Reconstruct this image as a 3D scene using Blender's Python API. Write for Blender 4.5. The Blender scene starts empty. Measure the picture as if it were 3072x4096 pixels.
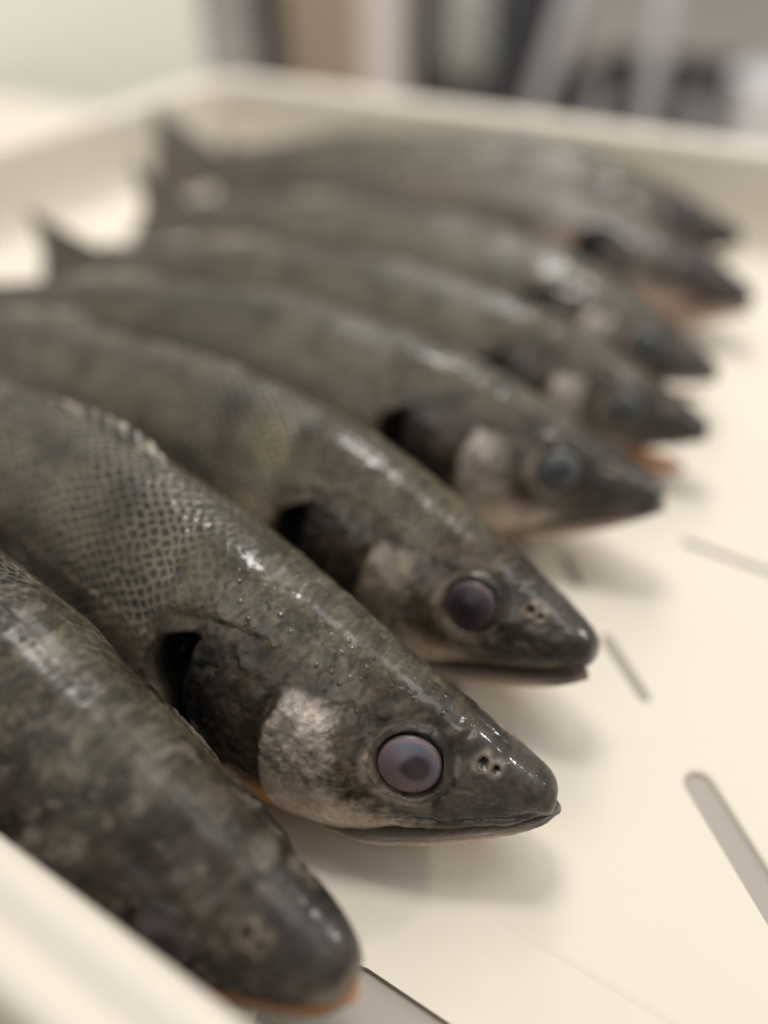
import bpy, math, random
import numpy as np
from mathutils import Matrix, Vector
random.seed(4); rng=np.random.RandomState(7)
S=bpy.context.scene
# ------------------------------------------------------------------ camera
cam=bpy.data.cameras.new('camera'); camo=bpy.data.objects.new('camera',cam); S.collection.objects.link(camo)
camo.matrix_world=Matrix(((0.84529922,-0.32762796,0.42205349,0),
                          (0.53387423,0.54920678,-0.64292318,0),
                          (-0.02115503,0.76878594,0.63915619,.25),(0,0,0,1)))
cam.sensor_fit='VERTICAL'; cam.sensor_height=36; cam.sensor_width=27; cam.lens=28.8
cam.clip_start=.01; cam.clip_end=60
cam.dof.use_dof=True; cam.dof.focus_distance=.238; cam.dof.aperture_fstop=1.8
S.camera=camo
# ------------------------------------------------------------------ world and lamps
W=bpy.data.worlds.new('World'); S.world=W; W.use_nodes=True
bg=W.node_tree.nodes['Background']; bg.inputs[0].default_value=(1,.97,.93,1); bg.inputs[1].default_value=.40
def lamp(name,loc,target,size,power,col=(1,.955,.90),sy=None):
    l=bpy.data.lights.new(name,'AREA'); l.energy=power; l.color=col; l.size=size
    if sy: l.shape='RECTANGLE'; l.size_y=sy
    o=bpy.data.objects.new(name,l); S.collection.objects.link(o); o.location=loc
    o.rotation_euler=(Vector(target)-Vector(loc)).to_track_quat('-Z','Y').to_euler()
    return o
lamp('ceiling_or_fill_lamp',(.55,.75,1.7),(-.1,.25,0),.5,10,sy=1.2)
lamp('ceiling_or_fill_lamp',(-.55,.95,1.25),(-.5,.4,0),.4,8,sy=.8)  # low fill lamp, placed to brighten the far left of the crate
lamp('ceiling_or_fill_lamp',(-.25,-1.0,1.25),(-.1,.5,0),1.3,8)  # added fill from the camera side for crate walls and flanks
lamp('ceiling_or_fill_lamp',(-.6,.6,2.1),(-1.0,3.0,-.8),.6,38)  # extra lamp added to brighten the blurred background
lamp('snout_glint_lamp',(.95,1.5,1.0),(-.05,.2,0),.12,9)  # small added lamp, placed for a highlight on the focused snout
V=S.view_settings; V.view_transform='Standard'; V.look='None'; V.exposure=-.13; V.gamma=1
# ------------------------------------------------------------------ helpers
def tag(o,label=None,cat=None,group=None,kind=None):
    if label: o['label']=label
    if cat: o['category']=cat
    if group: o['group']=group
    if kind: o['kind']=kind
    return o
def empty(name,loc=(0,0,0)):
    o=bpy.data.objects.new(name,None); o.empty_display_size=.03; S.collection.objects.link(o); o.location=loc; return o
def link(name,me,mat,parent=None,smooth=True):
    o=bpy.data.objects.new(name,me); S.collection.objects.link(o)
    if mat: me.materials.append(mat)
    if smooth: me.polygons.foreach_set('use_smooth',[True]*len(me.polygons))
    if parent is not None:
        o.parent=parent; o.matrix_parent_inverse=Matrix.Translation(-Vector(parent.location))
    return o
def npmesh(name,verts,quads,tris=(),attrs=None,uv=None):
    me=bpy.data.meshes.new(name)
    f=[tuple(q) for q in np.asarray(quads).tolist()]+[tuple(t) for t in tris]
    me.from_pydata(np.asarray(verts).tolist(),[],f)
    if attrs:
        for k,(typ,a) in attrs.items():
            at=me.attributes.new(k,typ,'POINT')
            at.data.foreach_set('color' if typ=='FLOAT_COLOR' else 'value',np.asarray(a,np.float32).ravel())
    if uv is not None:
        l=me.uv_layers.new(name='UVMap'); idx=np.zeros(len(me.loops),np.int32); me.loops.foreach_get('vertex_index',idx)
        l.data.foreach_set('uv',np.asarray(uv,np.float32)[idx].ravel())
    me.validate(); me.update(); return me
class NT:
    def __init__(s,name):
        s.m=bpy.data.materials.new(name); s.m.use_nodes=True; s.t=s.m.node_tree; s.n=s.t.nodes; s.b=s.n['Principled BSDF']
    def add(s,typ,**k):
        n=s.n.new(typ)
        for a,v in k.items():
            if a in n.inputs: n.inputs[a].default_value=v
            else: setattr(n,a,v)
        return n
    def l(s,a,b): s.t.links.new(a,b)
    def noise(s,vec,scale,detail=3,rough=.55):
        n=s.add('ShaderNodeTexNoise'); n.inputs['Scale'].default_value=scale; n.inputs['Detail'].default_value=detail; n.inputs['Roughness'].default_value=rough
        if vec is not None: s.l(vec,n.inputs['Vector'])
        return n.outputs['Fac']
    def math(s,op,a,b=None,clamp=False):
        n=s.n.new('ShaderNodeMath'); n.operation=op; n.use_clamp=clamp
        for i,x in enumerate((a,b)):
            if x is None: continue
            if isinstance(x,(int,float)): n.inputs[i].default_value=x
            else: s.l(x,n.inputs[i])
        return n.outputs[0]
    def mix(s,f,a,b,bt='MIX'):
        n=s.n.new('ShaderNodeMix'); n.data_type='RGBA'; n.blend_type=bt
        for i,x in ((0,f),(6,a),(7,b)):
            if isinstance(x,(int,float)): n.inputs[i].default_value=x
            elif isinstance(x,tuple): n.inputs[i].default_value=x
            else: s.l(x,n.inputs[i])
        return n.outputs[2]
    def ramp(s,f,a,b,lo=0.,hi=1.):
        n=s.n.new('ShaderNodeMapRange'); s.l(f,n.inputs[0]); n.inputs[1].default_value=a; n.inputs[2].default_value=b; n.inputs[3].default_value=lo; n.inputs[4].default_value=hi
        return n.outputs[0]
    def bump(s,h,dist,strength=1.,prev=None):
        n=s.n.new('ShaderNodeBump'); n.inputs['Distance'].default_value=dist; n.inputs['Strength'].default_value=strength; s.l(h,n.inputs['Height'])
        if prev is not None: s.l(prev,n.inputs['Normal'])
        return n.outputs[0]
def simple(name,col,rough=.5,noise=.12,scale=8,spec=.5,metal=0,sss=0):
    t=NT(name); tc=t.add('ShaderNodeTexCoord').outputs['Object']
    f=t.noise(tc,scale,4)
    a=tuple(c*(1-noise) for c in col)+(1,); b=tuple(min(1,c*(1+noise)) for c in col)+(1,)
    t.l(t.mix(f,a,b),t.b.inputs['Base Color']); t.b.inputs['Roughness'].default_value=rough
    t.b.inputs['Metallic'].default_value=metal; t.b.inputs['Specular IOR Level'].default_value=spec
    if sss:
        t.b.inputs['Subsurface Weight'].default_value=sss; t.b.inputs['Subsurface Radius'].default_value=(.01,.008,.005); t.b.inputs['Subsurface Scale'].default_value=.5
    return t
# ------------------------------------------------------------------ materials
def plastic():
    t=simple('cream_polyethylene',(.655,.608,.53),.42,.05,6)
    tc=t.add('ShaderNodeTexCoord').outputs['Object']
    f=t.noise(tc,900,2); g=t.noise(tc,60,3)
    nb=t.bump(f,.00012,.35); nb=t.bump(g,.0008,.25,nb); t.l(nb,t.b.inputs['Normal'])
    # faint wet smears in the gloss
    t.l(t.ramp(t.noise(tc,22,4),.35,.7,.42,.62),t.b.inputs['Roughness']); t.b.inputs['Specular IOR Level'].default_value=.3
    return t.m
M_pl=plastic()
M_under=simple('slot_shade_grey',(.33,.305,.27),.6,.05,20).m  # this grey stands in for the shade seen through the floor slots
M_table=simple('table_top_laminate',(.66,.61,.53),.5,.06,5).m
M_room=simple('room_floor_vinyl',(.74,.66,.58),.6,.12,1.5).m
M_counter=simple('pale_painted_panel',(.80,.80,.72),.5,.06,2).m
M_wood=simple('brown_wood',(.42,.33,.25),.5,.1,5).m
M_dark=simple('dark_fabric',(.045,.045,.05),.9,.4,6).m
M_patch=simple('grey_fabric',(.30,.31,.28),.9,.2,8).m
M_steel=simple('grey_painted_steel',(.40,.39,.40),.4,.08,10).m
M_white=simple('white_plastic',(.78,.78,.80),.35,.03,10).m
M_post=simple('pale_post_paint',(.72,.65,.62),.5,.05,10).m
M_rub=simple('black_rubber',(.02,.02,.02),.8,.1,10).m
def fishskin(name='wet_fish_skin',cr=.09,cmax=.85):
    t=NT(name)
    col=t.add('ShaderNodeAttribute',attribute_name='pig').outputs['Color']
    scl=t.add('ShaderNodeAttribute',attribute_name='scl').outputs['Fac']
    rgh=t.add('ShaderNodeAttribute',attribute_name='warts').outputs['Fac']
    tc=t.add('ShaderNodeTexCoord'); uv=tc.outputs['UV']; ob=tc.outputs['Object']
    # warp the lattice a little so rows of scales wander
    nz=t.add('ShaderNodeTexNoise'); nz.inputs['Scale'].default_value=.09; nz.inputs['Detail'].default_value=2; t.l(uv,nz.inputs['Vector'])
    sub=t.add('ShaderNodeVectorMath',operation='SUBTRACT'); t.l(nz.outputs['Color'],sub.inputs[0]); sub.inputs[1].default_value=(.5,.5,.5)
    sc=t.add('ShaderNodeVectorMath',operation='SCALE'); t.l(sub.outputs[0],sc.inputs[0]); sc.inputs['Scale'].default_value=4.5
    ad=t.add('ShaderNodeVectorMath',operation='ADD'); t.l(uv,ad.inputs[0]); t.l(sc.outputs[0],ad.inputs[1])
    mp=t.add('ShaderNodeMapping'); mp.inputs['Scale'].default_value=(.30,.335,1); mp.inputs['Rotation'].default_value=(0,0,0)
    t.l(ad.outputs[0],mp.inputs[0])
    rot=t.add('ShaderNodeMapping'); rot.inputs['Rotation'].default_value=(0,0,math.radians(45)); t.l(mp.outputs[0],rot.inputs[0])
    vo=t.add('ShaderNodeTexVoronoi',voronoi_dimensions='2D',feature='DISTANCE_TO_EDGE'); vo.inputs['Scale'].default_value=1; vo.inputs['Randomness'].default_value=.42
    t.l(rot.outputs[0],vo.inputs['Vector'])
    vf=t.add('ShaderNodeTexVoronoi',voronoi_dimensions='2D',feature='F1'); vf.inputs['Scale'].default_value=1; vf.inputs['Randomness'].default_value=.42
    t.l(rot.outputs[0],vf.inputs['Vector'])
    edge=t.ramp(vo.outputs['Distance'],.02,.26,1,0)          # light rims of the scales
    patch=t.ramp(t.noise(uv,.05,3),.25,.52)                  # rims show in some areas more than others
    em=t.math('MULTIPLY',t.math('MULTIPLY',edge,scl),patch)
    fine=t.ramp(t.noise(uv,.55,4,.65),.25,.75,.62,1.38)
    big=t.ramp(t.noise(ob,38,4,.6),.3,.7,.8,1.2)
    m=t.math('MULTIPLY',fine,big)
    vm=t.add('ShaderNodeVectorMath',operation='SCALE'); t.l(col,vm.inputs[0]); t.l(m,vm.inputs['Scale'])
    dk=t.mix(t.math('MULTIPLY',t.ramp(vo.outputs['Distance'],.15,.5),t.math('MULTIPLY',scl,.45)),vm.outputs[0],(.03,.03,.026,1))
    # lift the rim colour: pigment-scaled
    vm2=t.add('ShaderNodeVectorMath',operation='SCALE'); t.l(vm.outputs[0],vm2.inputs[0]); vm2.inputs['Scale'].default_value=1.7
    tint=t.mix(.45,vm2.outputs[0],(.30,.275,.215,1))
    c=t.mix(t.math('MULTIPLY',em,.95),dk,tint)
    t.l(c,t.b.inputs['Base Color'])
    t.b.inputs['Specular IOR Level'].default_value=.3
    t.l(t.ramp(t.noise(ob,60,3,.6),.36,.60,.06,cmax),t.b.inputs['Coat Weight']); t.b.inputs['Coat Roughness'].default_value=cr; t.b.inputs['Coat IOR'].default_value=1.4
    t.l(t.ramp(t.noise(ob,130,3),.3,.7,.3,.6),t.b.inputs['Roughness'])
    h=t.math('MULTIPLY',t.ramp(vf.outputs['Distance'],0,.7,1,0),scl)
    n1=t.bump(h,.0006,.7)
    n2=t.bump(t.noise(ob,150,2,.45),.0010,.16,n1)
    vd=t.add('ShaderNodeTexVoronoi',voronoi_dimensions='3D',feature='F1'); vd.inputs['Scale'].default_value=380; t.l(ob,vd.inputs['Vector'])
    sx=t.add('ShaderNodeSeparateColor'); t.l(vd.outputs['Color'],sx.inputs[0])
    dr=t.math('MULTIPLY',t.ramp(vd.outputs['Distance'],.10,.36,1,0),t.ramp(sx.outputs[0],.58,.64))
    wv=t.math('MULTIPLY',dr,rgh)
    n3=t.bump(wv,.0005,.6,n2)
    t.l(n3,t.b.inputs['Normal']); t.l(n3,t.b.inputs['Coat Normal'])
    return t.m
M_skin=fishskin(); M_skin_dull=fishskin('duller_fish_skin',.2,.45)
def eyemat():
    t=NT('clouded_eye'); col=t.add('ShaderNodeAttribute',attribute_name='pig').outputs['Color']
    t.l(col,t.b.inputs['Base Color']); t.b.inputs['Roughness'].default_value=.45
    t.b.inputs['Coat Weight'].default_value=.25; t.b.inputs['Coat Roughness'].default_value=.3; t.b.inputs['Specular IOR Level'].default_value=.3
    return t.m
M_eye=eyemat()
def finmat():
    t=NT('wet_fin_membrane'); col=t.add('ShaderNodeAttribute',attribute_name='pig').outputs['Color']
    ob=t.add('ShaderNodeTexCoord').outputs['Object']
    f=t.ramp(t.noise(ob,60,4),.3,.7,.7,1.3); vm=t.add('ShaderNodeVectorMath',operation='SCALE'); t.l(col,vm.inputs[0]); t.l(f,vm.inputs['Scale'])
    t.l(vm.outputs[0],t.b.inputs['Base Color']); t.b.inputs['Roughness'].default_value=.4
    t.b.inputs['Coat Weight'].default_value=.4; t.b.inputs['Coat Roughness'].default_value=.2
    return t.m
M_fin=finmat()
# ------------------------------------------------------------------ mesh bits
def box(x0,x1,y0,y1,z0,z1,bev=0,seg=3):
    import bmesh
    bm=bmesh.new(); bmesh.ops.create_cube(bm,size=1)
    for v in bm.verts: v.co=Vector(((x0+x1)/2+v.co.x*(x1-x0),(y0+y1)/2+v.co.y*(y1-y0),(z0+z1)/2+v.co.z*(z1-z0)))
    if bev: bmesh.ops.bevel(bm,geom=list(bm.edges),offset=bev,segments=seg,affect='EDGES',profile=.5)
    me=bpy.data.meshes.new('box'); bm.to_mesh(me); bm.free(); return me
def tube(pts,r,n=12,close=True):
    P=np.array(pts,float); V=[];F=[]
    for i,p in enumerate(P):
        t=P[min(i+1,len(P)-1)]-P[max(i-1,0)]; t/=np.linalg.norm(t)
        a=np.cross(t,[0,0,1.] if abs(t[2])<.9 else [1.,0,0]); a/=np.linalg.norm(a); b=np.cross(t,a)
        for k in range(n):
            an=2*math.pi*k/n; V.append(p+r*(a*math.cos(an)+b*math.sin(an)))
    for i in range(len(P)-1):
        for k in range(n): F.append((i*n+k,i*n+(k+1)%n,(i+1)*n+(k+1)%n,(i+1)*n+k))
    me=bpy.data.meshes.new('tube'); me.from_pydata([tuple(v) for v in V],[],F+[tuple(range(n))[::-1],tuple(range((len(P)-1)*n,len(P)*n))]); me.update(); return me
def prism(P,z0,z1):
    n=len(P); me=bpy.data.meshes.new('prism'); me.from_pydata([(x,y,z0) for x,y in P]+[(x,y,z1) for x,y in P],[],[tuple(range(n))[::-1],tuple(range(n,2*n))]+[(k,(k+1)%n,(k+1)%n+n,k+n) for k in range(n)]); me.update(); return me
# ------------------------------------------------------------------ setting
def plane(name,x0,x1,y0,y1,z,mat):
    me=bpy.data.meshes.new(name); me.from_pydata([(x0,y0,z),(x1,y0,z),(x1,y1,z),(x0,y1,z)],[],[(0,1,2,3)]); me.update()
    return tag(link(name,me,mat,smooth=False),kind='structure')
plane('floor',-14,14,-6,16,-.80,M_room)
tb=empty('work_table',(-.4,.25,-.8)); tag(tb,'pale beige laminate work table under the cream crate of fish','table')
link('table_top',box(-1.18,.55,-.35,.76,-.052,-.016,.004),M_table,tb,False)
for x in(-1.10,.48):
    for y in(-.28,.70): link('leg',box(x-.025,x+.025,y-.025,y+.025,-.80,-.053,.003),M_steel,tb,False)
# ------------------------------------------------------------------ crate
X0,X1,Y0,Y1=-.60,.20,.0382,.652      # inner faces at the top
HT=.075; R0=.026
cr=empty('fish_crate',(-.2,.35,0)); tag(cr,'shallow cream plastic crate with slotted floor holding the row of fish','crate')
def rrect(x0,x1,y0,y1,r,n=10):
    P=[]
    for cx,cy,a in((x1-r,y1-r,0),(x0+r,y1-r,90),(x0+r,y0+r,180),(x1-r,y0+r,270)):
        for k in range(n+1):
            t=math.radians(a+90*k/n); P.append((cx+r*math.cos(t),cy+r*math.sin(t)))
    return P
def slot(x0,y0,x1,y1,w,n=8):
    a=math.atan2(y1-y0,x1-x0); P=[]
    for cx,cy,s in((x1,y1,-90),(x0,y0,90)):
        for k in range(n+1):
            t=a+math.radians(s+180*k/n); P.append((cx+w*math.cos(t),cy+w*math.sin(t)))
    return P
cu=bpy.data.curves.new('base','CURVE'); cu.dimensions='2D'; cu.fill_mode='BOTH'; cu.extrude=.0003; cu.bevel_depth=.0016; cu.bevel_resolution=3
def spl(P):
    s=cu.splines.new('POLY'); s.points.add(len(P)-1); s.use_cyclic_u=True
    for p,q in zip(s.points,P): p.co=(q[0],q[1],0,1)
spl(rrect(X0-.0005,X1+.0005,Y0-.0005,Y1+.0005,R0))
slots=[(-.060,.0560,.150,.0560,.0205),                      # long trough beside the near wall
       (.0035,.1845,.066,.1255,.0064),(-.0465,.230,-.0245,.2105,.0036),
       (-.0365,.304,.03,.302,.0034),(-.080,.266,-.0685,.2545,.0036),
       (.085,.2,.14,.25,.003),(.05,.36,.11,.36,.0022),(-.02,.42,.03,.46,.0022),(.06,.52,.12,.47,.0022),
       (-.30,.056,-.10,.056,.012),(-.55,.056,-.36,.056,.012)]
for s_ in slots: spl(slot(*s_))
tmp=bpy.data.objects.new('tmp',cu); S.collection.objects.link(tmp); bpy.context.view_layer.update()
me=bpy.data.meshes.new_from_object(tmp.evaluated_get(bpy.context.evaluated_depsgraph_get())); bpy.data.objects.remove(tmp)
for v in me.vertices: v.co.z-=.0019
link('base',me,M_pl,cr,False)
# wall ring: profile (outward offset, height) swept round the rounded rectangle, four wall parts + rim
prof=[(-.004,-.0005),(-.0025,.002),(0,.006),(.0015,.03),(.003,.062),(.0035,.070),(.005,.0738),(.008,.0752),(.0125,.0748),(.0155,.0728),(.018,.0722),(.0215,.0732),(.0245,.0732),(.027,.0715),(.028,.068),(.028,.060),(.0262,.0585),(.009,.0575),(.0065,.03),(.005,-.004),(-.004,-.004)]
def ring(idx0,idx1,name,par):
    pr_=prof[idx0:idx1]; V=[];F=[]
    loops=[]
    for (o,z) in pr_: loops.append([(p[0],p[1],z*.945) for p in rrect(X0-o,X1+o,Y0-o,Y1+o,max(R0+o,.004))])
    n=len(loops[0])
    for L in loops: V+=L
    for i in range(len(loops)-1):
        for k in range(n): F.append((i*n+k,(i+1)*n+k,(i+1)*n+(k+1)%n,i*n+(k+1)%n))
    me=bpy.data.meshes.new(name); me.from_pydata(V,[],F); me.update(); me.flip_normals()
    return link(name,me,M_pl,par)
# profile split: lower wall 0..5, rim 5..17, outer wall 17..21 (all one wall skin)
for nm,a,b in(('wall',0,6),('rim',5,18),('outer_wall',17,21)): ring(a,b,nm,cr)
link('slot_shade_sheet',box(X0+.004,X1-.004,Y0+.004,Y1-.004,-.0085,-.0021,0),M_under,cr,False)  # added sheet, its grey gives the slots their shaded tone
# low moulded ridges on the floor
for k,(xa,ya,xb,yb) in enumerate([(-.08,.110,.15,.110),(-.045,.171,.012,.2145),(.06,.18,.06,.62),(-.02,.345,.18,.345)]):
    d=np.array([xb-xa,yb-ya]); d/=np.linalg.norm(d); nn=np.array([-d[1],d[0]]); V=[];F=[]; m=13; q=24
    for i in range(q+1):
        t=i/q; e=min(1,4*t,4*(1-t)); c=np.array([xa,ya])+(np.array([xb,yb])-np.array([xa,ya]))*t
        for jx in range(m):
            u=-1+2*jx/(m-1); w=c+nn*u*.0045; V.append((w[0],w[1],-.0002+.00055*(.5+.5*math.cos(math.pi*u))*e))
    for i in range(q):
        for jx in range(m-1): F.append((i*m+jx,(i+1)*m+jx,(i+1)*m+jx+1,i*m+jx+1))
    me=bpy.data.meshes.new('floor_ridge'); me.from_pydata(V,[],F); me.update(); me.flip_normals(); link('floor_ridge',me,M_pl,cr)
# ------------------------------------------------------------------ fish geometry (millimetres, s back from the snout, v up, w sideways)
TOP=np.array([(0,2.8),(1,4.9),(3,7.2),(6,9.1),(15,13.4),(30,20.4),(45,27),(60,32.5),(80,39.5),(110,47),(150,51),(190,51),(240,46),(290,38),(330,28),(355,22),(372,20)],float)
BOT=np.array([(0,-2.5),(1,-5),(3,-7),(8,-10.5),(20,-17),(40,-25),(60,-29.5),(80,-31.5),(110,-32.5),(150,-33),(200,-32),(250,-28),(300,-22),(340,-16),(372,-14)],float)
WID=np.array([(0,4),(1,6),(3,7.6),(6,9.5),(15,12.5),(30,17),(45,19.8),(60,23),(80,26),(110,27.5),(150,28),(200,26),(250,21),(300,16),(340,11),(372,7)],float)
def smooth_table(T):
    xs=np.arange(0,373,1.); ys=np.interp(xs,T[:,0],T[:,1]); k=np.hanning(17); k/=k.sum()
    pad=np.concatenate([np.full(8,ys[0]),ys,np.full(8,ys[-1])]); sm=np.convolve(pad,k,'valid')
    b=np.clip((xs-4)/10,0,1); return xs,ys*(1-b)+sm*b
TT,BT,WT=smooth_table(TOP),smooth_table(BOT),smooth_table(WID)
top=lambda s:np.interp(s,*TT); bot=lambda s:np.interp(s,*BT); wid=lambda s:np.interp(s,*WT)
def ss(a,b,x): t=np.clip((x-a)/(b-a),0,1); return t*t*(3-2*t)
def mouth(s): return -2.9-.35*s
_perm=rng.randint(0,1<<30,4096)
def vnoise(x,y,z,seed=0):
    xi,yi,zi=[np.floor(a).astype(np.int64) for a in(x,y,z)]
    fx,fy,fz=x-xi,y-yi,z-zi; fx,fy,fz=[a*a*(3-2*a) for a in(fx,fy,fz)]
    def h(a,b,c): return (_perm[(a*73+b*179+c*283+seed*997)%4096]%10007)/10007.
    r=0
    for dx in(0,1):
        for dy in(0,1):
            for dz in(0,1):
                r=r+h(xi+dx,yi+dy,zi+dz)*(fx if dx else 1-fx)*(fy if dy else 1-fy)*(fz if dz else 1-fz)
    return r
def fbm(x,y,z,seed=0,o=4):
    r=0;a=.5;t=0
    for i in range(o): r=r+a*vnoise(x*2**i+i*17.3,y*2**i+i*5.1,z*2**i,seed+i*13); t+=a; a*=.55
    return r/t
def frame(p,s):
    x,y,z,yaw,pit,roll,by,bz,sc=p
    s=np.asarray(s,float); s=s+np.clip(s-130,0,None)*.28; u=s/100.; g=np.where(u<1.2,u*u,1.44+2.4*(u-1.2)); gp=2*np.minimum(u,1.2)
    F=np.array([math.cos(yaw)*math.cos(pit),math.sin(yaw)*math.cos(pit),-math.sin(pit)])
    P=np.array([x,y,z])[None,:]*1000-sc*(s[:,None]*F[None,:])+sc*np.stack([0*s,by*g,bz*g],1)
    T=F[None,:]-np.stack([0*s,by*gp/100,bz*gp/100],1); T/=np.linalg.norm(T,axis=1)[:,None]
    Sd=np.cross(T,np.array([0,0,1.])); Sd/=np.linalg.norm(Sd,axis=1)[:,None]
    U=np.cross(Sd,T); c,sn=math.cos(roll),math.sin(roll)
    return P,T,U*c-Sd*sn,Sd*c+U*sn
def place(p,s,v,w):
    shp=np.shape(s); s=np.ravel(s).astype(float); v=np.ravel(v); w=np.ravel(w)
    P,T,U,Sd=frame(p,s); r=(P+p[8]*(U*v[:,None]+Sd*w[:,None]))/1000.
    return r.reshape(shp+(3,))
EYE=(40.,7.8)
def lerp(a,b,t): return a+(b-a)*t[...,None]
def C(*c): return np.array(c,float)
def features(s,v,w,sd,par):
    """surface carving (returns inward depth, mm) and pigments on the body, some shade painted in"""
    seed=par['seed']; near=np.ones_like(s)
    EYE=(40.,par.get('eyev',7.8)); e=np.hypot(s-EYE[0],(v-EYE[1])*1.02)
    d=np.zeros_like(s)
    d+=4.*(1-ss(8.2,9.8,e))                                # socket
    d+=1.1*np.exp(-((e-11.6)/1.3)**2)                       # groove round the orbit
    d-=.9*np.exp(-((e-10.1)/.8)**2)*(v>EYE[1]-14)           # orbit rim
    # brow ridge and muzzle hollows
    d-=1.0*np.exp(-((v-(EYE[1]+11+.12*(s-40)))/2.2)**2)*ss(22,32,s)*(1-ss(52,66,s))
    d+=1.3*np.exp(-((v-(2+.05*s))/4.)**2)*np.exp(-((s-22)/9.)**2)
    # lip plate above the mouth
    ml=mouth(s); gl=np.exp(-((v-(ml+4.6+.02*s))/.75)**2)*ss(3,8,s)*(1-ss(42,47,s)); d+=.9*gl
    d-=.6*np.exp(-((v-(ml+2.2))/1.6)**2)*ss(3,8,s)*(1-ss(42,48,s))
    # cheek plate edge (pre-opercle)
    ck=81-.009*(v+2)**2+1.5*np.sin(v*.5)*0
    inhead=(v<24+.1*(s-80))
    d-=1.1*ss(54,62,s)*(1-ss(ck-1.2,ck+.6,s))*ss(-26,-20,v)*(1-ss(11,17,v))
    d+=1.2*np.exp(-((s-ck-2.2)/1.6)**2)*(1-ss(14,18,v))
    # gill cover: its upper border and rear edge, dark cavity behind it
    gs=113.5-.0125*(v-4)**2+.8*np.sin(v*.35+1)             # front edge of the opening
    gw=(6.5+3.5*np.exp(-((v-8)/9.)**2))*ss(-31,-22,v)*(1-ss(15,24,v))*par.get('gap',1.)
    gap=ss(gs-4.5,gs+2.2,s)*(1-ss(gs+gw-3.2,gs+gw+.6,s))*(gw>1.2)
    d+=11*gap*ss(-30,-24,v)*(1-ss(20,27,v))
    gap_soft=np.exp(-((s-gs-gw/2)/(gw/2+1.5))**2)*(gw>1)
    # gill cover slopes inwards towards the opening
    d+=1.2*ss(96,113,s)*(1-ss(gs-.2,gs+.8,s))*(1-ss(20,27,v))
    # upper border of cover
    ub=27.5-.0085*(s-96)**2
    d+=.7*np.exp(-((v-ub)/1.6)**2)*ss(74,92,s)*(1-ss(112,122,s))
    d-=.35*np.exp(-((v-ub-3.5)/2.6)**2)*ss(70,84,s)*(1-ss(112,122,s))
    d+=.55*np.exp(-(((s-98)+.35*(v))/1.2)**2)*(1-ss(14,20,v))*(v>-20)
    # shoulder edge of the body behind the opening
    d-=1.3*ss(gs+gw-.8,gs+gw+1.2,s)*(1-ss(gs+gw+2,gs+gw+24,s))*(1-ss(12,26,v))
    # nostrils
    for (ns,nv,nr) in((21.5,12.2,1.0),(17.8,11.0,.8)):
        q=np.hypot(s-ns,(v-nv)); d+=2.3*(1-ss(nr*.7,nr*1.25,q)); d-=.55*np.exp(-((q-nr*1.9)/.6)**2)
    for (ns,nv,nr) in((27,17.5,.7),(29.5,19.5,.6)):
        q=np.hypot(s-ns,(v-nv)); d+=.8*(1-ss(nr*.6,nr*1.5,q))
    n1=fbm(s*.12,v*.12,sd*3.,seed); n2=fbm(s*.35,v*.35,sd*3.,seed+40); n3=fbm(s*.9,v*.9,sd*3.,seed+80,3)
    head=1-ss(108,120,s)
    d+=(n2-.5)*1.2*head+(n3-.5)*.10*head*(s<118)
    d+=(n1-.5)*1.6
    # ---------------- pigments and painted shade
    sh=par.get('tone',1.)
    tp=top(s); bt=bot(s); q=(v-bt)/(tp-bt)                  # 0 belly .. 1 back
    q=q+(n1-.5)*.22
    back=C(.040,.036,.022); flank=C(.104,.095,.076); low=C(.26,.225,.175); belly=C(.48,.42,.34)
    col=lerp(np.broadcast_to(belly,s.shape+(3,)),low,ss(.02,.16,q))
    col=lerp(col,flank,ss(.16,.42,q)); col=lerp(col,flank*.93,ss(.5,.7,q)); col=lerp(col,back,ss(.74,.93,q))
    col=lerp(col,C(.125,.114,.070),.6*ss(.66,.78,q)*(1-ss(.84,.94,q))*(s>100))
    # pinkish pale shoulder just behind the gill opening
    pk=ss(gs+gw-1,gs+gw+1,s)*(1-ss(gs+gw+10,gs+gw+34,s+(n2-.5)*12))*(1-ss(6,20,v+(n1-.5)*8))
    col=lerp(col,C(.44,.36,.285),pk*.9)
    # dusky bars and blotches
    bars=ss(.50,.66,fbm(s*.045,v*.012,sd,seed+5,3)); col*= (1-.5*bars*ss(.3,.55,q)*(s>118))[...,None]
    blot=ss(.52,.68,fbm(s*.10,v*.10,sd,seed+9,4)); col*=(1-.35*blot*(s>100))[...,None]
    # lateral line
    ll=15+.004*(s-118)-.00022*(s-118)**2*.5; lm=np.exp(-((v-ll)/.9)**2)*ss(118,124,s)*ss(.35,.5,.5+.5*np.sin(s*1.5))
    col=lerp(col,C(.42,.38,.30),lm*.75)
    # head
    nape=C(.098,.091,.064); hd=lerp(np.broadcast_to(C(.075,.060,.040),s.shape+(3,)),C(.035,.029,.021),ss(.45,.62,n2))
    napem=ss(ub-1,ub+2,v)*ss(56,64,s)+ss(17,23,v-.25*(s-20))*(1-ss(56,64,s))
    hd=lerp(hd,nape*np.ones_like(hd)*(0.55+.9*n3)[...,None],np.clip(napem,0,1)*.9)
    # muzzle
    mz=1-ss(20,38,s+(n1-.5)*14); hd=lerp(hd,C(.042,.038,.034),mz*.85*(1-ss(10,16,v-.35*s)))
    # ring round the eye
    hd=lerp(hd,C(.15,.122,.095),.75*ss(10,12,e)*(1-ss(13,17,e+ (n2-.5)*4))*ss(EYE[0]-10,EYE[0]+4,s-v*.4+4))
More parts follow.
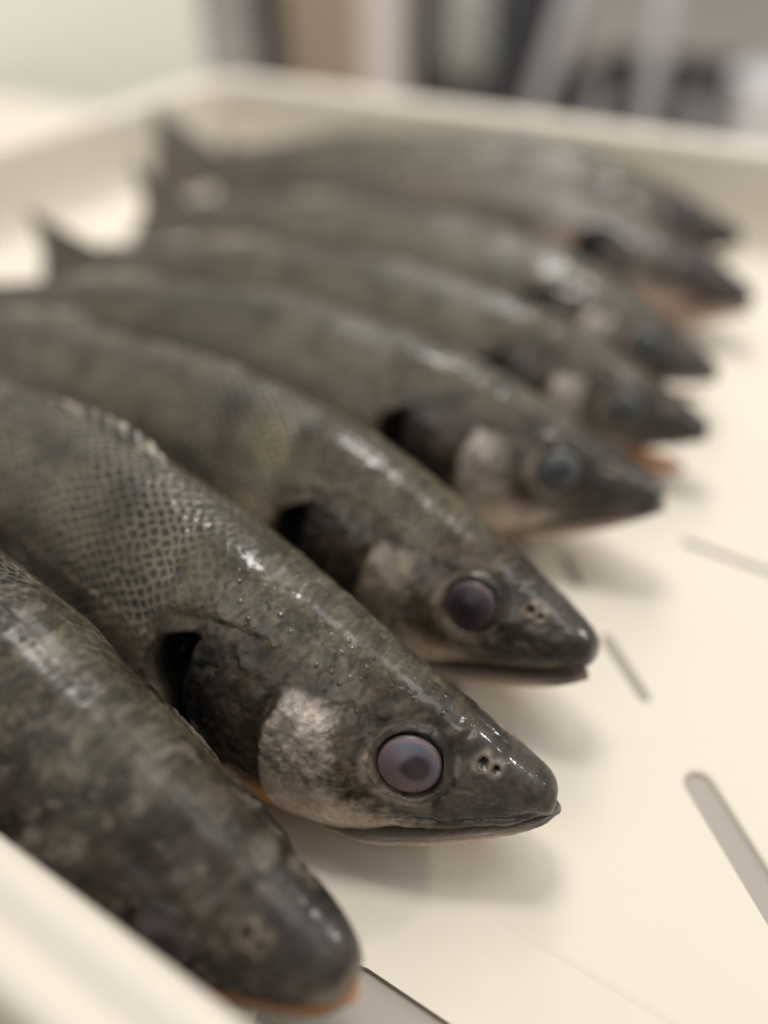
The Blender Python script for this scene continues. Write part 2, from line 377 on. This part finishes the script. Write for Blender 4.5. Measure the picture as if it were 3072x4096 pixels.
    hd=lerp(hd,C(.30,.25,.225),.9*np.exp(-((e-11.3)/1.8)**2)*ss(EYE[0]-6,EYE[0]+4,s-.3*(v-EYE[1]))); hd=lerp(hd,C(.03,.024,.02),.7*np.exp(-((e-14.2)/1.0)**2)*ss(EYE[0]-6,EYE[0]+4,s)); hd=lerp(hd,C(.02,.016,.014),.9*np.exp(-((e-10.6)/1.5)**2)*ss(-4,6,v-EYE[1]-.3*(s-EYE[0]))); hd=lerp(hd,C(.05,.04,.035),.9*(1-ss(8.4,9.6,e)))  # dark crescent above the eyeball is the brow's shadow, painted in
    # cheek: pale silvery plate
    ce=ss(51+.22*(v+20),60+.22*(v+20),s+(n2-.5)*7+(n3-.5)*5)*(1-ss(ck-1.5,ck+.5,s+(n2-.5)*2))*(1-ss(16.5,20,v+(n2-.5)*3))
    ckc=lerp(np.broadcast_to(C(.52,.48,.455),s.shape+(3,)),C(.38,.345,.32),ss(.42,.62,n2))
    hd=lerp(hd,ckc,ce*par.get('cheek',1.)*.92)
    # gill cover: near black with bluish and brown patches
    oc=ss(ck-.5,ck+2.5,s)*(1-ss(ub-9,ub-1,v+(n2-.5)*8))*(s<125)
    occ=lerp(np.broadcast_to(C(.050,.042,.033),s.shape+(3,)),C(.008,.010,.013),ss(88,102,s+(n2-.5)*26))
    occ=lerp(occ,C(.14,.105,.075),ss(.54,.68,n2)*.6*(1-.6*ss(98,110,s)))
    hd=lerp(hd,occ,oc)
    hd=hd*(.42+1.1*n3)[...,None]*(1-.45*ss(.5,.64,fbm(s*.2,v*.2,sd,seed+33)))[...,None]
    # throat: orange then pale
    tq=(v-bt)
    hd=lerp(hd,C(.64,.56,.48),(1-ss(-17,-5,v+(n2-.5)*7+(n3-.5)*9))*ss(24,44,s)*(1-ss(ck-2,ck+1,s))*.9)
    hd=lerp(hd,C(.55,.27,.075),(1-ss(8,18,tq+(n2-.5)*8))*.85*ss(ck-3,ck+2,s)*(1-ss(104,114,s)))
    hd=lerp(hd,C(.40,.27,.13),(1-ss(2,5,tq))*ss(20,30,s)*(1-ss(52,62,s))*.8)
    hd=lerp(hd,C(.30,.25,.21),par.get('lips',0)*(1-ss(3,7,s+(n2-.5)*4))*(1-ss(2,6,v))); lip=np.exp(-((v-(ml+2.0))/1.2)**2)*ss(3,10,s)*(1-ss(40,46,s)); hd=lerp(hd,C(.26,.215,.17),lip*.7)
    for (ns,nv,nr) in((21.5,12.2,1.0),(17.8,11.0,.8)):
        qq=np.hypot(s-ns,(v-nv)); hd=lerp(hd,C(.012,.008,.007),1-ss(nr*.7,nr*1.3,qq)); hd=lerp(hd,C(.3,.25,.2),.45*np.exp(-((qq-nr*2)/.6)**2))
    col=lerp(col,hd,1-ss(gs-1,gs+2,np.where(v>ub,s-8+14*(n2-.5)*2,s)))
    col=lerp(col,C(.0035,.0035,.004),np.clip(gap*2.2,0,1)*ss(-31,-28,v)*(1-ss(20,27,v)))  # near-black painted into the gill opening in place of its shade
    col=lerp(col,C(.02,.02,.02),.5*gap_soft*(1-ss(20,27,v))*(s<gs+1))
    col=lerp(col,C(.050,.041,.034),.75*ss(235,330,s+(n1-.5)*60))
    if par.get('mot'):
        m1=ss(.48,.66,fbm(s*.07,v*.07,sd,seed+71,4)); m2=ss(.60,.72,fbm(s*.22,v*.22,sd,seed+77,3)); col=col*(1-.45*m1)[...,None]; col=lerp(col,C(.24,.22,.19),m2*.45)
    col=col*sh*C(.80,.75,.675)
    scl=ss(120,128,s+ (n2-.5)*6)*(1-pk*.6)*ss(.05,.25,q)
    scl=np.maximum(scl,ss(100,120,s)*ss(ub+2,ub+6,v)*.35)
    warts=np.clip(napem,0,1)*(s<120)+.35*(s<60)+.5*np.exp(-((v-ub-1.5)/3)**2)*(s>58)*(s<125)
    return d,col,scl,warts
def make_body(p,par,ns=1.,nth=200):
    sa=np.concatenate([np.array([0,.3,.7,1.2,1.8,2.5,3.3,4.2,5.2,6]),np.arange(6.7,128,.75*ns),np.arange(128,372.1,1.7*ns)])
    th=np.linspace(0,2*np.pi,nth,endpoint=False)
    s,t=np.meshgrid(sa,th,indexing='ij')
    tp=top(s); bt=bot(s)
    hb=ss(40,56,s); ml=mouth(s)+.2
    bt=np.where(s<56,np.maximum(ml*(1-hb)+bt*hb,bt),bt)      # the head ends at the mouth line; the jaw is below
    mid=(tp+bt)/2; hh=(tp-bt)/2; wd=wid(s)
    ct,st=np.cos(t),np.sin(t)
    v=mid+hh*ct; w=wd*np.sign(st)*np.abs(st)**.86
    w=np.where(ct<0,wd*np.sign(st)*np.abs(st)**(.86-.40*ss(.0,.3,-ct)*ss(42,58,s)*(1-ss(108,140,s))),w)
    w=w*(1-.16*ss(.2,1,ct)*ss(60,130,s)-.20*ss(0,.9,ct)*ss(8,30,s)*(1-ss(70,120,s)))                     # narrower back
    # pigment coordinates use the same v
    d,col,scl,warts=features(s,v,w,np.sign(st),par)
    fall=np.clip(np.abs(st)*1.6,0,1)
    keep=np.clip(wd-2.,.5,None)
    dd=np.minimum(d*fall*np.clip(s/6,0,1),keep*np.abs(st)**.86)
    w2=w-np.sign(st)*dd
    d2=np.where(np.abs(st)<.5,(d*(1-fall))*np.sign(ct)*np.clip(s/20,0,1)*.5,0); v2=v-d2
    # the back carries a low keel where the folded fin sits
    v2=v2+1.2*np.exp(-(w/3.)**2)*(ct>0)*ss(118,200,s)
    low_=np.sign(st)*(np.abs(st)**.26)*wd*1.0; w2=np.where(ct<0,w2+(low_-w)*ss(0,.5,-ct)*(1-ss(44,58,s))*ss(4,12,s),w2)
    V=place(p,s,v2,w2); n=len(sa); m=nth
    per=np.cumsum(np.concatenate([np.zeros((n,1)),np.hypot(np.diff(v,axis=1),np.diff(w,axis=1))],1),1)
    uv=np.stack([s,per],-1)
    idx=np.arange(n*m).reshape(n,m); nx=np.roll(idx,-1,1)
    Q=np.stack([idx[:-1],nx[:-1],nx[1:],idx[1:]],-1).reshape(-1,4)
    V=V.reshape(-1,3); col=col.reshape(-1,3); scl=scl.ravel(); warts=warts.ravel(); uv=uv.reshape(-1,2)
    # close ends
    c0=V[idx[0]].mean(0); c1=V[idx[-1]].mean(0); a=len(V)
    V=np.vstack([V,c0,c1]); col=np.vstack([col,col[idx[0]].mean(0),col[idx[-1]].mean(0)])
    scl=np.append(scl,[0,0]); warts=np.append(warts,[.4,0]); uv=np.vstack([uv,[0,0],[372,0]])
    tri=[(a,int(idx[0][(k+1)%m]),int(idx[0][k])) for k in range(m)]+[(a+1,int(idx[-1][k]),int(idx[-1][(k+1)%m])) for k in range(m)]
    # ---- lower jaw
    js=np.concatenate([np.array([-1.5,-1.2,-.8,-.2,.6,1.6,2.8]),np.arange(4,62,1.*ns)]); jt=np.linspace(0,2*np.pi,96,endpoint=False)
    s,t=np.meshgrid(js,jt,indexing='ij'); sc_=np.clip(s+1.5,0,None)
    k0=np.sqrt(np.clip(sc_/5.,0,1)*(2-np.clip(sc_/5.,0,1)))
    jtop=mouth(np.clip(s,0,None))-.1; jbot=np.minimum(np.interp(s,*BT)-.2,jtop-3.2)
    mid=jtop-1.8; up=1.8*k0; dn=(mid-jbot)*k0; ct,st=np.cos(t),np.sin(t)
    vj=mid+np.where(ct>0,up,dn)*ct; wj=(wid(np.clip(s,0,None))*par.get('jw',.92)+.2)*k0*np.sign(st)*np.abs(st)**np.where(ct>0,.3,.55)
    wj=np.where(s<6,np.minimum(np.abs(wj),9*k0)*np.sign(wj),wj)
    fade=1-ss(46,61,s)*.22; wj=wj*fade; vj=mid+(vj-mid)*(fade)
    seed=par['seed']; n2=fbm(s*.3,vj*.3,np.sign(st)*3,seed+60); wj=wj-np.sign(st)*(n2-.5)*.8
    ja=par.get('jaw',1.5); a_=math.radians(ja); hs,hv=52.,mouth(52.)
    ds=s-hs; dv=vj-hv; s2=hs+ds*math.cos(a_)+dv*math.sin(a_)*-1*-1; v2=hv+dv*math.cos(a_)+ds*math.sin(a_)
    VJ=place(p,s2,v2,wj)
    og=par.get('orange',.15); q=(vj-jbot)/(jtop-jbot+1e-6)
    cj=lerp(np.broadcast_to(C(.46,.39,.32),s.shape+(3,)),C(.40,.21,.09),np.clip(ss(.35,.65,n2)*.35+og,0,1)*ss(6,16,s))
    cj=lerp(cj,C(.12,.10,.085),ss(.45-.2*og,.8,q)*(1-og*.7)*.9)
    cj=lerp(cj,C(.050,.047,.050),(1-ss(4,14,s+(n2-.5)*8))*.85)
    cj=lerp(cj,(C(.42,.22,.12)*par.get('inn',1) if par.get('inn',1)>=.5 else C(.13,.11,.092)),ss(.25,.6,ct)*(np.abs(st)<.93))
    n_,m_=s.shape; o=len(V); ix=np.arange(n_*m_).reshape(n_,m_)+o; nx=np.roll(ix,-1,1)
    Q=np.vstack([Q,np.stack([ix[:-1],nx[:-1],nx[1:],ix[1:]],-1).reshape(-1,4)])
    V=np.vstack([V,VJ.reshape(-1,3)]); col=np.vstack([col,cj.reshape(-1,3)]); scl=np.append(scl,np.zeros(n_*m_)); warts=np.append(warts,.25*np.ones(n_*m_))
    uv=np.vstack([uv,np.stack([s,t*8],-1).reshape(-1,2)])
    col4=np.concatenate([col*par.get('tint',C(1,1,1)),np.ones((len(col),1))],1)
    me=npmesh('body',V,Q,tri,{'pig':('FLOAT_COLOR',col4),'scl':('FLOAT',scl),'warts':('FLOAT',warts)},uv)
    return me
def surf_w(s,v):
    tp,bt=float(top(s)),float(bot(s)); mid,hh=(tp+bt)/2,(tp-bt)/2; c=(v-mid)/hh
    return float(wid(s))*math.sqrt(max(0,1-c*c))**.86
def make_eye(p,par,sd):
    """ellipsoid in the local frame, painted iris and clouded pupil"""
    EYE=(40.,par.get('eyev',7.8)); n,m=36,56; la=np.linspace(0,np.pi,n); lo=np.linspace(0,2*np.pi,m,endpoint=False)
    A,B=np.meshgrid(la,lo,indexing='ij'); R=8.9
    a=np.sin(A)*np.cos(B); b=np.sin(A)*np.sin(B); c=np.cos(A)
    w0=surf_w(*EYE); tilt=math.radians(17); fw=math.radians(8)
    # local axes: s-axis (a), v-axis (b), outward (c)
    bul=3.1*c+.6*np.exp(-((a-.08)**2+(b-.05)**2)/.16)*(c>0)
    sv=R*a; vv=R*b
    s=EYE[0]+sv-bul*math.sin(fw); v=EYE[1]+vv*math.cos(tilt)+bul*math.sin(tilt); w=(w0-2.5)+bul*math.cos(tilt)-vv*math.sin(tilt)*.55+sv*math.sin(fw)*1.2
    V=place(p,s,v,w*sd)
    e=par['eye']; px,py=e.get('off',(-.12,.06)); r=np.hypot(a,b); rp=np.hypot(a-px,b-py)
    nz=fbm(a*4,b*4,c,par['seed'],3)
    col=lerp(np.broadcast_to(C(*e['iris']),a.shape+(3,)),C(*e['iris2']),ss(-.5,.5,(a*.6-b*.8)+(nz-.5)*.6))
    col=lerp(col,C(*e['pupil']),1-ss(e.get('pr',.36),e.get('pr',.36)+.22,rp+(nz-.5)*.1))
    col=lerp(col,C(*e.get('rim',(.30,.20,.19))),.6*ss(.80,.88,r)*(1-ss(.93,.97,r)))
    col=lerp(col,C(.06,.045,.045),ss(.90,.99,r)); col=np.where((c<0)[...,None],C(.02,.015,.015),col)
    idx=np.arange(n*m).reshape(n,m); nx=np.roll(idx,-1,1)
    Q=np.stack([idx[:-1],idx[1:],nx[1:],nx[:-1]],-1).reshape(-1,4)
    if sd<0: Q=Q[:,::-1]
    c4=np.concatenate([col.reshape(-1,3),np.ones((n*m,1))],1)
    return npmesh('eye',V.reshape(-1,3),Q,(),{'pig':('FLOAT_COLOR',c4)})
def sheet(s,v,w,p,colf,thick=.5):
    """a fin: grid of points with real thickness"""
    n,m=s.shape; a=place(p,s,v,w-thick/2); b=place(p,s,v,w+thick/2)
    V=np.vstack([a.reshape(-1,3),b.reshape(-1,3)]); ix=np.arange(n*m).reshape(n,m); q=np.stack([ix[:-1,:-1],ix[:-1,1:],ix[1:,1:],ix[1:,:-1]],-1).reshape(-1,4)
    Q=[q,q[:,::-1]+n*m]
    border=list(ix[0,:])+list(ix[1:,-1])+list(ix[-1,-2::-1])+list(ix[-2:0:-1,0]); border=np.array(border); bn=np.roll(border,-1)
    Q.append(np.stack([border,border+n*m,bn+n*m,bn],-1))
    c4=np.concatenate([np.vstack([colf.reshape(-1,3)]*2),np.ones((2*n*m,1))],1)
    return npmesh('fin',V,np.vstack(Q),(),{'pig':('FLOAT_COLOR',c4)})
def make_fins(p,par,root):
    seed=par['seed']; r=random.Random(seed)
    # folded spiny fin, soft fin
    for (a,b,h,spines,nm) in((128,222,par.get('fin',3.2),15,'spiny_dorsal_fin'),(222,318,8.,18,'soft_dorsal_fin')):
        u=np.linspace(0,1,140); k=np.linspace(0,1,10); U,K=np.meshgrid(u,k,indexing='ij')
        s=a+(b-a)*U+K*9.; env=np.sin(np.clip(U,0,1)**.75*np.pi)*ss(0,.3,U)
        sp=np.abs(np.sin(U*spines*np.pi))**.5
        v=top(s)-1.2+K*h*env*(.75+.25*(1-sp*.5)); w=K**1.4*h*.75*env*par.get('lean',-1)+.5*np.sin(U*spines*np.pi*2)*K
        n=fbm(U*14,K*3,0*U,seed,3)
        c=lerp(np.broadcast_to(C(.30,.26,.19),s.shape+(3,)),C(.045,.04,.03),ss(.42,.56,n)); c=lerp(c,C(.27,.24,.18),(1-sp)*.3)
        link(nm,sheet(s,v,w,p,c,.6),M_fin,root)
    # tail
    u=np.linspace(-1,1,90); k=np.linspace(0,1,40); U,K=np.meshgrid(u,k,indexing='ij')
    ln=64*(.90+.22*np.abs(U)**1.6); s=362+K*ln; v=3+U*(11+K**1.1*par.get('fan',27))+K*par.get('sag',-4)
    w=np.sin(U*36)*.5*K+K**2*par.get('curl',6.)+2*np.sin(U*3+seed)*K
    n=fbm(U*6,K*9,0*U,seed,3); c=lerp(np.broadcast_to(C(.105,.085,.070),s.shape+(3,)),C(.055,.047,.040),ss(.4,.6,n)); c=lerp(c,C(.16,.14,.11),(.5+.5*np.sin(U*36))*.35)
    link('tail_fin',sheet(s,v,w,p,c,.7),M_fin,root)
    # anal fin folded under
    u=np.linspace(0,1,60); k=np.linspace(0,1,6); U,K=np.meshgrid(u,k,indexing='ij'); s=248+U*52+K*12; v=bot(s)+1-K*9*np.sin(np.clip(U+.08,0,1)*np.pi)**.5; w=K*3
    c=np.broadcast_to(C(.30,.24,.16),s.shape+(3,)); link('anal_fin',sheet(s,v,w,p,np.array(c),.6),M_fin,root)
E1=dict(iris=(.082,.085,.115),iris2=(.115,.075,.085),pupil=(.024,.012,.018),off=(-.24,.04),pr=.33,rim=(.18,.115,.12))
ED=dict(iris=(.035,.022,.03),iris2=(.02,.012,.017),pupil=(.012,.008,.011),off=(0,.1),pr=.4,rim=(.14,.10,.10))
EG=dict(iris=(.085,.09,.085),iris2=(.06,.06,.06),pupil=(.025,.03,.035),off=(-.12,.12),pr=.36,rim=(.14,.14,.13))
FISH=[
 ((-0.052,0.0595,0.0385,-0.01,0.01,0.16,3.5,0,1.08),dict(seed=11,mot=1,tone=.95,lips=.8,eyev=2.5,eye=dict(E1,iris=(.075,.06,.065),iris2=(.085,.06,.06),rim=(.09,.07,.07)),orange=.1,cheek=.45,res=1,jaw=-1),
  'nearest fish, pressed against the near crate wall, its eye half hidden by the rim'),
 ((-0.0312,0.1355,0.0292,0.25,0.055,0.3368,14.816,-1.9,1.0401),dict(seed=23,eye=E1,res=1,fin=6.5,jaw=-2.4,inn=.22,jw=.93,orange=.05),
  'sharply focused fish with a clouded lilac eye and a pale silvery cheek'),
 ((-0.0399,0.1849,0.0388,-0.0946,-0.0465,0.2783,0.4571,0.0547,0.9968),dict(seed=37,eye=ED,cheek=.5,res=1,jaw=4.5,inn=.4,orange=.05,tint=C(1.0,.95,.88)),
  'fish with a very dark purple eye and parted jaws, right behind the sharply focused fish'),
 ((-0.0457,0.2743,0.0405,0.0393,-0.0775,0.2726,1.3577,1.2701,0.9871),dict(seed=41,fan=29,sag=-8,eye=EG,res=1.5,jaw=-1.5,inn=.4),
  'pointed closed snout and grey eye ring, the fish between parted-jaw and orange-jawed ones'),
 ((-0.0456,0.3466,0.0294,0.0121,-0.0127,0.2405,0.6104,-0.2152,0.92),dict(seed=53,fan=29,sag=-8,eye=EG,res=1.5,jaw=17,orange=1,inn=1.6),
  'blurred fish with an orange lower jaw hanging open, fifth from the near wall'),
 ((-0.0565,0.405,0.0275,-0.12,0,0.4,-1,-0.6,0.92),dict(seed=67,fan=26,eye=EG,res=1.5,jaw=8,orange=.6,inn=1.2),
  'blurred fish with a small pale cheek patch and grey eye, just beyond the orange-jawed fish'),
 ((-0.0613,0.4992,0.0304,-0.0995,-0.0167,0.5507,0.1767,-0.2775,0.8995),dict(seed=71,eye=ED,cheek=.1,res=2,jaw=2,tint=C(.9,.82,.82)),
  'blurred fish with a blunt dark purplish head, next to the farthest fish'),
 ((-0.0866,0.5676,0.0386,0.07,-0.0601,0.429,1.195,1.0355,1.0089),dict(seed=83,fan=34,sag=6,eye=ED,cheek=.3,res=2,jaw=5,orange=.6),
  'farthest fish of the row, its back closest to the far crate wall'),
]
for p,par,lab in FISH:
    b0=place(p,np.array([180.]),np.array([-30.]),np.array([0.]))[0]
    root=empty('fish',(float(b0[0]),float(b0[1]),0)); tag(root,lab,'fish','fish laid side by side in the crate')
    link('body',make_body(p,par,par['res'],int(300/par['res'])),M_skin_dull if par['seed']==11 else M_skin,root)
    for sd in(1,-1): link('eye',make_eye(p,par,sd),M_eye,root)
    make_fins(p,par,root)
# ------------------------------------------------------------------ things out of focus beyond the crate
def thing(name,label,cat,loc,group=None): return tag(empty(name,loc),label,cat,group)
t=thing('counter','pale grey-green painted counter beyond the far left crate corner','counter',(-1.6,.93,-.8))
link('cabinet_body',prism([(-.95,1.0),(-1.45,1.54),(-2.25,.86),(-1.75,.32)],-.79,.20),M_counter,t,False); link('worktop',prism([(-.93,1.0),(-1.45,1.57),(-2.28,.86),(-1.75,.29)],.202,.23),M_white,t,False)
t=thing('cupboard','brown wooden cupboard standing between the counter and the pale post','cupboard',(-1.5,2.1,-.8))
link('cabinet_body',box(-1.60,-1.35,2.0,2.4,-.79,.4,.008),M_wood,t,False); link('side_panel',box(-1.69,-1.61,1.98,2.4,-.79,.4,.008),M_dark,t,False)
t=tag(link('post',box(-1.335,-1.235,1.98,2.08,-.8,1.2,.008),M_post,None,False),'pale pinkish-grey square post between the brown cupboard and dark bag','post')
def blob(name,c,r,mat,par,seed=1,amp=.12):
    import bmesh
    bm=bmesh.new(); bmesh.ops.create_icosphere(bm,subdivisions=4,radius=1)
    V=np.array([v.co[:] for v in bm.verts]); n=fbm(V[:,0]*2+9,V[:,1]*2+9,V[:,2]*2+9,seed)
    for v,k in zip(bm.verts,n):
        f=1+amp*(k-.5)*4; q=Vector([math.copysign(abs(x)**.7,x) for x in v.co]); v.co=Vector((c[0]+q.x*r[0]*f,c[1]+q.y*r[1]*f,c[2]+q.z*r[2]*f))
    me=bpy.data.meshes.new(name); bm.to_mesh(me); bm.free(); return link(name,me,mat,par)
t=thing('bag','slumped dark grey cloth bag with a lighter grey front pocket','bag',(-1.07,2.2,-.8))
blob('bag_body',(-1.05,2.2,-.36),(.215,.15,.56),M_dark,t,3,.2); blob('front_pocket',(-1.07,2.07,-.13),(.07,.05,.12),M_patch,t,5,.05)
link('handle',tube([(-1.15,2.2,.05),(-1.12,2.2,.2),(-1.0,2.2,.2),(-.97,2.2,.05)],.014),M_dark,t)
t=thing('folding_chair','folding chair with grey steel tube frame standing beyond the crate','chair',(-.68,2.2,-.8))
for (a,b) in(((-.98,2.02,-.79),(-.70,2.02,.30)),((-.58,2.02,-.79),(-.58,2.02,.30)),((-.92,2.42,-.79),(-.76,2.2,-.25)),((-.50,2.42,-.79),(-.52,2.2,-.25))):
    link('leg',tube([a,b],.026,16),M_steel,t)
link('seat',box(-.95,-.50,2.06,2.42,.02,.05,.01),M_dark,t,False); link('backrest',box(-.76,-.52,2.0,2.03,.24,.38,.01),M_steel,t,False)
link('stretcher',tube([(-.90,2.02,-.5),(-.58,2.02,-.5)],.018),M_steel,t)
t=thing('storage_box','black storage box on the floor under the folding chair','box',(-.67,2.3,-.8))
link('box_body',box(-.86,-.50,2.25,2.6,-.79,-.27,.02),M_dark,t,False); link('lid',box(-.87,-.49,2.24,2.61,-.268,-.245,.008),M_rub,t,False)
t=thing('bucket','white plastic bucket at the right beyond the far crate rim','bucket',(-.33,2.2,-.8))
V=[];F=[]; n=40; pf=[(0,-.79),(.085,-.79),(.10,-.2),(.105,-.19),(.105,-.175),(.09,-.18),(.078,-.77)]
for r_,z in pf:
    for k in range(n): V.append((-.335+r_*math.cos(2*math.pi*k/n),2.15+r_*math.sin(2*math.pi*k/n),z))
for i in range(len(pf)-1):
    for k in range(n): F.append((i*n+k,i*n+(k+1)%n,(i+1)*n+(k+1)%n,(i+1)*n+k))
me=bpy.data.meshes.new('bucket'); me.from_pydata(V,[],F); me.update(); link('tub',me,M_white,t)
link('handle',tube([(-.335+.105*math.cos(a),2.15+.02,-.19+.09*math.sin(a)) for a in np.linspace(0,math.pi,12)],.004),M_steel,t)
S.render.engine='CYCLES'
